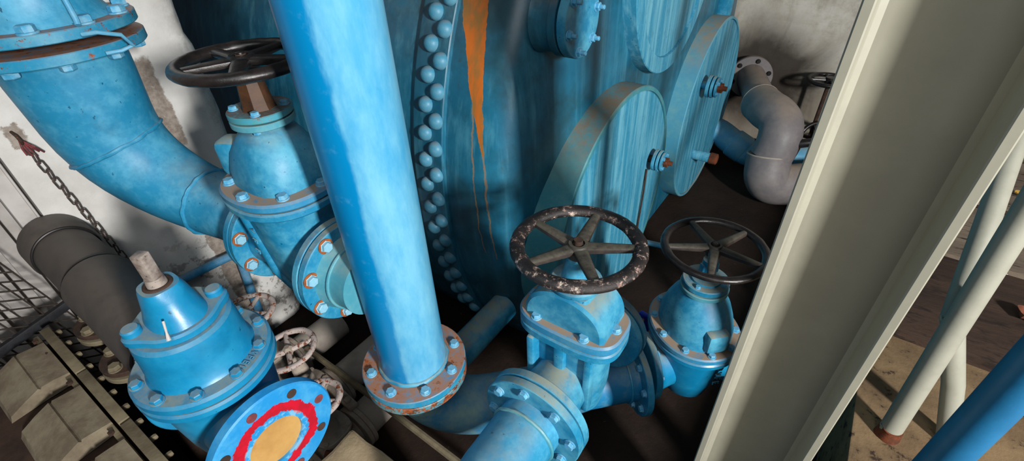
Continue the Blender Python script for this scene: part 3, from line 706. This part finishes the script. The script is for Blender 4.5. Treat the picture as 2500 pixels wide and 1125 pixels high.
for i in range(10): M().lathe([(.007, 0), (.007, .01)], (-.43 + i * .09, .22 - .043, .556), (0, 0, 1), 6).done('rivet', m_iron, tr)

# wire mesh leaning in the opening
me_ = thing('wire_mesh_panel', 'leaning panel of dark square wire mesh at left edge', 'mesh', (-1.905, .062, .455), rot=(math.radians(11), 0, 0))
b = M()
for i in range(11): b.tube([(0, -.002 - i * .042, -.55), (0, -.002 - i * .042, .9)], .0028, 6)
for j in range(35): b.tube([(.004, .0, -.53 + j * .042), (.004, -.43, -.15 + j * .042)], .0028, 6)
b.done('wires', m_wire, me_)
M().box((.008, -.20, .0), (.02, .46, .03), bev=.003).done('bottom_bar', m_meshbar, me_)
b = M()
for i in range(9): b.box((-2.12, .06 - i * .075, 1.0), (.02, .045, 2.2), bev=.004)
tag(b.done('slatted_screen', m_paledoor), 'pale slatted screen seen through the wire mesh', 'screen')

# chain on the white wall
ch = thing('chain', 'rusty steel link chain hanging on the white wall', 'chain', (-1.80, .212, 1.03))
links = 17
for i in range(links):
    f = i / (links - 1); p = V((.012 + .02 * f, .004 + .05 * f, -.035 - .455 * f)); b = M()
    L, Wd = .012, .0075; pl = []
    for k in range(24):
        t = 2 * PI * k / 24; pl.append((Wd * math.cos(t), (L if math.sin(t) >= 0 else -L) * 0 + math.sin(t) * Wd + math.copysign(L - Wd * .2, math.sin(t))))
    rings = []
    for k in range(24):
        x, z = pl[k]; c = V((0, x, z)); nx, nz = x, z - math.copysign(min(abs(z), L - Wd * .2), z); l = math.hypot(nx, nz) or 1; nn = V((0, nx / l, nz / l)); w = V((1, 0, 0))
        rings.append([c + nn * (.0022 * math.cos(2 * PI * q / 8)) + w * (.0022 * math.sin(2 * PI * q / 8)) for q in range(8)])
    b.ringloft(rings, closed=True)
    o = b.done('link', m_chain, ch); o.location = p; o.rotation_euler = (.11, 0, .35 + (PI / 2 if i % 2 else 0))
b = M().tube([(-.02, 0, .01), (.01, 0, .006), (.022, .001, -.008), (.012, .002, -.024)], .004, 8); b.done('hook', m_iron, ch)
b = M()
for k in range(5): b.tube([(.012, .0, -.004), (.016 + .003 * k, .006 * (k - 1), -.03), (.012, .009 * (k - .5), -.05 - .006 * (k % 3))], .0022, 6)
b.done('red_cord', m_redcord, ch, 'frayed red cord at the hook')

# thin blue conduit
tag(M().tube([(-1.775, .16, .43), (-1.772, .34, .406), (-1.77, .50, .396), (-1.77, .545, .392), (-1.77, .568, .378), (-1.77, .575, .35), (-1.77, .570, .29), (-1.77, .560, .18), (-1.77, .55, .0), (-1.77, .55, FZ)], .0165, 20).done('conduit', m_conduit), 'thin blue conduit bending down along the white wall', 'conduit')

# three parallel off-white pipes with small flaking white valves
def small_valve(x, y, label, tilt, R, zc, plabel, y1):
    t = thing('small_gate_valve', label, 'valve', (x, y, 0.0), group='small flaking white valves')
    b = M(); b.lathe([(.05, -.075), (.042, -.055), (.04, 0), (.042, .055), (.05, .075)], (0, 0, 0), (0, 1, 0), 28)
    b.loft([(sup(.04, .036), -.05), (sup(.052, .046), 0), (sup(.05, .05), .07), (sup(.04, .04), .10)]); b.done('body', m_white_body, t)
    for yy in (-.092, .076): M().ring(.03, .085, yy, yy + .016, (0, 0, 0), (0, 1, 0), 36).done('flange', m_white_body, t)
    bolt_circle(t, (0, -.092, 0), (0, -1, 0), .068, 6, .011, .4, m_white_body)
    M().prism(sup(.062, .062, 3), .095, .112).done('bonnet_flange', m_white_body, t)
    for sx in (-1, 1):
        for sy in (-1, 1): bolt(t, (.045 * sx, .045 * sy, .112), (0, 0, 1), .009, m_white_body)
    wx, wy = tilt; top = V((wx, wy, zc))
    b = M().tube([(0, 0, .10), top * .6 + V((0, 0, .05)), top * .8], [.034, .024, .016], 20); b.tube([top * .8, top * 1.0], .009, 12); b.done('bonnet', m_white_body, t)
    sub = bpy.data.objects.new('handwheel', None)
    w = M(); mm = Matrix.Translation(top) @ frame((top - V((0, 0, .1))).normalized())
    b = M().torus(R - .011, .011, seg=64, s2=12, flat=.8).rough(.0015, 50); bmesh.ops.transform(b.bm, matrix=mm, verts=b.bm.verts); wh = b.done('handwheel', m_white_wheel, t)
    for k in range(4):
        a = PI / 2 * k + .5; b = M().tube([(.008 * math.cos(a), .008 * math.sin(a), -.004), ((R - .012) * math.cos(a), (R - .012) * math.sin(a), 0)], [.010, .007], 10); bmesh.ops.transform(b.bm, matrix=mm, verts=b.bm.verts); b.done('spoke', m_white_wheel, wh)
    b = M().lathe([(.017, -.012), (.017, .008), (.01, .014)], seg=6); bmesh.ops.transform(b.bm, matrix=mm, verts=b.bm.verts); b.done('hub', m_white_body, wh)
    p = thing('service_pipe', plabel, 'pipe', (x, y, 0.0), group='parallel off-white pipes')
    M().tube([(0, .095, 0), (0, .3, 0), (0, y1 - y, 0)], .064, 36).done('pipe', m_white_pipe, p)
    M().ring(.03, .085, .0935, .109, (0, 0, 0), (0, 1, 0), 36).done('flange', m_white_body, p)
small_valve(-1.50, .43, 'small white valve by the conduit, wheel half hidden by the foreground valve', (-.01, .0), .104, .325, 'off-white pipe beside the rounded white wall corner', .74)
small_valve(-1.24, .43, 'small white valve with whole flaking wheel right of the foreground valve', (-.015, -.01), .097, .30, 'middle off-white pipe under the riser branch', 1.0)
small_valve(-1.04, .36, 'small white valve lowest of three, wheel edge behind the open flange', (-.015, .0), .088, .25, 'off-white pipe below the riser flange', .9)
# rusty rod and its bracket
tag(M().tube([(-1.40, .532, .098), (-1.0, .524, .098), (-.4, .503, .098)], .012, 8).done('steel_rod', m_bar), 'long rusty steel rod crossing in front of the riser flange', 'rod')
b = M().box((0, 0, 0), (.20, .035, .02), bev=.003); b.lathe([(.012, .01), (.012, .022)], (.07, 0, 0), seg=6); b.lathe([(.012, .01), (.012, .022)], (-.07, 0, 0), seg=6)
o = b.done('clamp_bar', m_white_body); o.location = (-1.14, .47, .097); o.rotation_euler = (0, 0, -.1); tag(o, 'off-white bolted clamp bar lying on the small pipes', 'clamp')
b = M().tube([(-.99, .30, .09), (-.93, .33, .085), (-.86, .37, .08)], .012, 10); b.done('rusty_pipe_stub', m_rust)
tag(bpy.data.objects['rusty_pipe_stub'], 'thin rusty pipe stub behind the tan block', 'pipe')

# tan block
b = M().box((-.66, .13, .10), (.38, .44, .40), bev=.012).rough(.01, 9, 5, 3); 
for v in b.bm.verts: v.co.z = max(v.co.z, FZ + .001)
tag(b.done('concrete_block', m_stone), 'pale tan chipped concrete block at bottom edge', 'block')

# ---------------------------------------------------------------- right: grey plastic pipes, stems and wheels by the back wall
gp = thing('plastic_pipe', 'grey plastic pipe with swan-neck elbows by the back wall', 'pipe', (-.271, 3.0, FZ))
W0 = V((-.271, 3.0, FZ))
def rel(*p): return V(p) - W0
path = [rel(-.556, 3.69, .37), rel(-.46, 3.42, .375), rel(-.40, 3.25, .375), rel(-.325, 3.09, .382), rel(-.268, 3.02, .384), rel(-.225, 2.97, .362), rel(-.206, 2.925, .315), rel(-.206, 2.90, .25), rel(-.215, 2.885, .19), rel(-.215, 2.87, .13)]
def smooth(p, n=5):
    out = []
    for i in range(len(p) - 1):
        p0, p1, p2, p3 = p[max(i - 1, 0)], p[i], p[i + 1], p[min(i + 2, len(p) - 1)]
        for k in range(n):
            t = k / n; out.append(.5 * ((2 * p1) + (p2 - p0) * t + (2 * p0 - 5 * p1 + 4 * p2 - p3) * t * t + (3 * p1 - p0 - 3 * p2 + p3) * t ** 3))
    return out + [p[-1]]
M().tube(smooth(path), .090, 48).done('upper_pipe', m_pvc_grey, gp)
ep = [rel(-.385, 3.19, .377), rel(-.325, 3.09, .382), rel(-.268, 3.02, .384), rel(-.225, 2.97, .362), rel(-.206, 2.925, .315), rel(-.206, 2.90, .25), rel(-.215, 2.885, .19)]
M().tube(smooth(ep), .114, 48).done('elbow', m_pvc_grey, gp)
lp = [rel(-.2235, 2.888, .20), rel(-.218, 2.875, .15), rel(-.205, 2.855, .085), rel(-.17, 2.87, .035), rel(-.10, 2.92, .02), rel(.0, 3.0, .02), rel(.2, 3.16, .02)]
M().tube(smooth(lp), .121, 48).done('lower_elbow', m_pvc_grey, gp)
for (pp, dd, rad_) in ((ep[0], ep[1] - ep[0], .111), (lp[0], lp[1] - lp[0], .118)): M().torus(rad_, .005, pp, dd, 56, 8).done('joint_ring', m_white_pipe, gp)
M().ring(.05, .14, .0, .03, rel(-.557, 3.685, .37), V((.3, -1, .02))).done('wall_flange', m_pvc_grey, gp)
bolt_circle(gp, rel(-.548, 3.655, .37), V((.3, -1, .02)), .114, 6, .016, .3, m_blackp)
bp = thing('plastic_pipe', 'light blue painted plastic pipe passing behind the grey elbow', 'pipe', (-.41, 2.9, FZ))
W0 = V((-.41, 2.9, FZ))
q = [rel(-.76, 3.17, .15), rel(-.62, 3.27, .11), rel(-.50, 3.26, .06), rel(-.38, 3.25, .01), rel(-.24, 3.31, -.005), rel(-.05, 3.41, -.005)]
M().tube(smooth(q), .085, 40).done('pipe', m_pvc_blue, bp)
d = (q[3] - q[2]).normalized(); M().lathe([(.087, 0), (.094, .008), (.094, .10), (.088, .11)], q[2], d, 40).done('sleeve', m_pvc_blue, bp)
st_ = thing('spindle', 'upright blue spindle post at top, behind the right tank cover', 'spindle', (-.68, 2.99, .86))
M().lathe([(.052, 0), (.052, .12), (.058, .13), (.058, .175), (.05, .18)], seg=32).done('sleeve', m_valve, st_); M().lathe([(.036, .17), (.036, .7)], seg=24).done('rod', m_valve_bright, st_)
tag(M().tube([(-.70, 2.87, .90), (-.70, 2.87, 1.2), (-.70, 2.88, 1.6)], .008, 10).done('thin_rod', m_valve), 'thin upright rod left of the blue spindle post', 'rod')
def rear_wheel(x, y, z, R, label, tilt):
    t = thing('wall_handwheel', label, 'handwheel', (x, y, z), rot=tilt, group='black handwheels by the back wall')
    w = M().torus(R - .012, .013, seg=48, s2=12).done('rim', m_black_wheel, t)
    for k in range(4):
        a = k * PI / 2 + .3; M().tube([(0, 0, 0), ((R - .012) * math.cos(a), (R - .012) * math.sin(a), 0)], .009, 8).done('spoke', m_black_wheel, t)
    M().lathe([(.028, -.02), (.028, .02)], seg=16).done('hub', m_black_wheel, t)
    M().lathe([(.012, -(3.74 - y) if tilt[0] else -(z - FZ)), (.012, 0)], seg=12).done('stem', m_iron, t)
rear_wheel(-.075, 3.55, .46, .13, 'black handwheel near the white wall, upper one beside the column', (0, 0, 0))
rear_wheel(-.03, 3.50, .09, .12, 'black handwheel near the floor, lower one beside the column', (1.25, 0, .5))
b = M().tube([(0, 0, 0), (.02, -.02, .10), (.03, -.03, .17)], .020, 14); b.tube([(.03, -.03, .165), (.09, -.02, .185), (.13, -.01, .18)], [.026, .024, .018], 14)
o = b.done('lever_handle', m_blackp); o.location = (-.13, 2.93, .13); tag(o, 'black lever handle above the grey lower elbow', 'lever')
b = M().box((0, 0, 0), (.07, .022, .02), Matrix.Rotation(.2, 4, 'Y'), .005); b.tube([(-.03, 0, .005), (-.03, .002, -.03)], .009, 10); b.tube([(.0, 0, .0), (.0, 0, -.28)], .012, 12); b.box((.03, 0, .016), (.02, .02, .02), None, .003)
o = b.done('ball_valve_lever', m_bluetape); o.location = (-.33, 1.30, .20); tag(o, 'small ultramarine lever tap beside the right-hand valve', 'tap')

# ---------------------------------------------------------------- column and posts, right
cx, cy = .082, .775
col = thing('steel_column', 'wide sage-grey steel channel column crossing the right of the view', 'column', (cx, cy, FZ))
H = 2.6
w2 = .094; t = .014; dpt = .075
ol = [(-w2, 0), (-w2, -dpt), (-w2 + .002, -dpt - .002), (-w2 + t - .002, -dpt - .002), (-w2 + t, -dpt), (-w2 + t + .004, -.016), (-w2 + t + .012, -.010), (w2 - t - .012, -.010), (w2 - t - .004, -.016), (w2 - t, -dpt), (w2 - t + .002, -dpt - .002), (w2 - .002, -dpt - .002), (w2, -dpt), (w2, 0)]
b = M(); b.ringloft([[V((x, y, 0)) for x, y in ol], [V((x, y, H)) for x, y in ol]]); b.done('channel', m_column, col, angle=20)
po = thing('post_frame', 'off-white tube frame of two crossed posts on the ledge', 'post', (.411, 1.187, .25))
R_ = lambda *p: V(p) - V((.411, 1.187, .25))
M().tube([R_(.411, 1.187, .255), R_(.403, 1.234, .638), R_(.392, 1.30, 1.17), R_(.375, 1.40, 2.0)], .026, 32).done('post', m_post, po)
M().tube([R_(.545, 1.255, .255), R_(.48, 1.265, .45), R_(.402, 1.274, .64), R_(.396, 1.30, .70), R_(.397, 1.45, .84), R_(.398, 1.633, 1.003), R_(.40, 1.9, 1.24)], .0245, 32).done('brace', m_post, po)
M().torus(.026, .004, R_(.405, 1.26, .632), (.3, 0, 1), 32, 8).done('weld_bead', m_post, po)
M().lathe([(.03, .0), (.028, .012), (.026, .03), (.0268, .036)], (0, 0, 0.0), seg=24).rough(.004, 60).done('rusted_foot', m_rust, po, 'rust-eaten foot of the post')
tag(M().tube([(.367, .809, .2505), (.367, .809, 2.4)], .031, 40).done('blue_post', m_bluepost), 'slim bright blue upright post at lower right corner', 'post')

# ---------------------------------------------------------------- light, world, camera
w = bpy.data.worlds.new('World'); scene.world = w; w.use_nodes = True
w.node_tree.nodes['Background'].inputs[0].default_value = (.82, .9, 1.0, 1); w.node_tree.nodes['Background'].inputs[1].default_value = .04
def area(name, loc, target, sx, sy, power, color=(1, 1, 1)):
    l = bpy.data.lights.new(name, 'AREA'); l.shape = 'RECTANGLE'; l.size = sx; l.size_y = sy; l.energy = power; l.color = color
    o = bpy.data.objects.new(name, l); COL.objects.link(o); o.location = loc
    o.rotation_euler = (V(target) - V(loc)).to_track_quat('-Z', 'Y').to_euler(); return o
area('window_daylight', (2.7, -.62, 2.15), (-.6, .8, .6), .22, .45, 240, (1, .98, .95))
area('added_overhead_fill', (.5, -.9, 3.1), (-.7, .6, .5), 1.3, 1.0, 24, (.93, .97, 1))  # added soft fill from overhead, not an actual opening
cam = bpy.data.cameras.new('camera'); cam.sensor_width = 36; cam.lens = 1170 / 2500 * 36; cam.clip_start = .01
co = bpy.data.objects.new('camera', cam); COL.objects.link(co); scene.camera = co
F_, VPX, VPY = 1170.0, 1318 - 1250, -(2150 - 562.5)
# nadir direction in camera space, heading 36 degrees left of +Y
dn = V((VPX, VPY, -F_)).normalized(); upc = -dn; fc = V((0, 0, -1)); yc = (fc - upc * fc.dot(upc)).normalized(); xc = yc.cross(upc)
cam2lvl = Matrix((xc, yc, upc))
co.matrix_world = Matrix.Translation((0, 0, 1.55)) @ Matrix.Rotation(math.radians(36), 4, 'Z') @ cam2lvl.to_4x4()
vs = scene.view_settings; vs.view_transform = 'Standard'; vs.look = 'None'; vs.gamma = 1; vs.use_curve_mapping = False; vs.exposure = 0.0
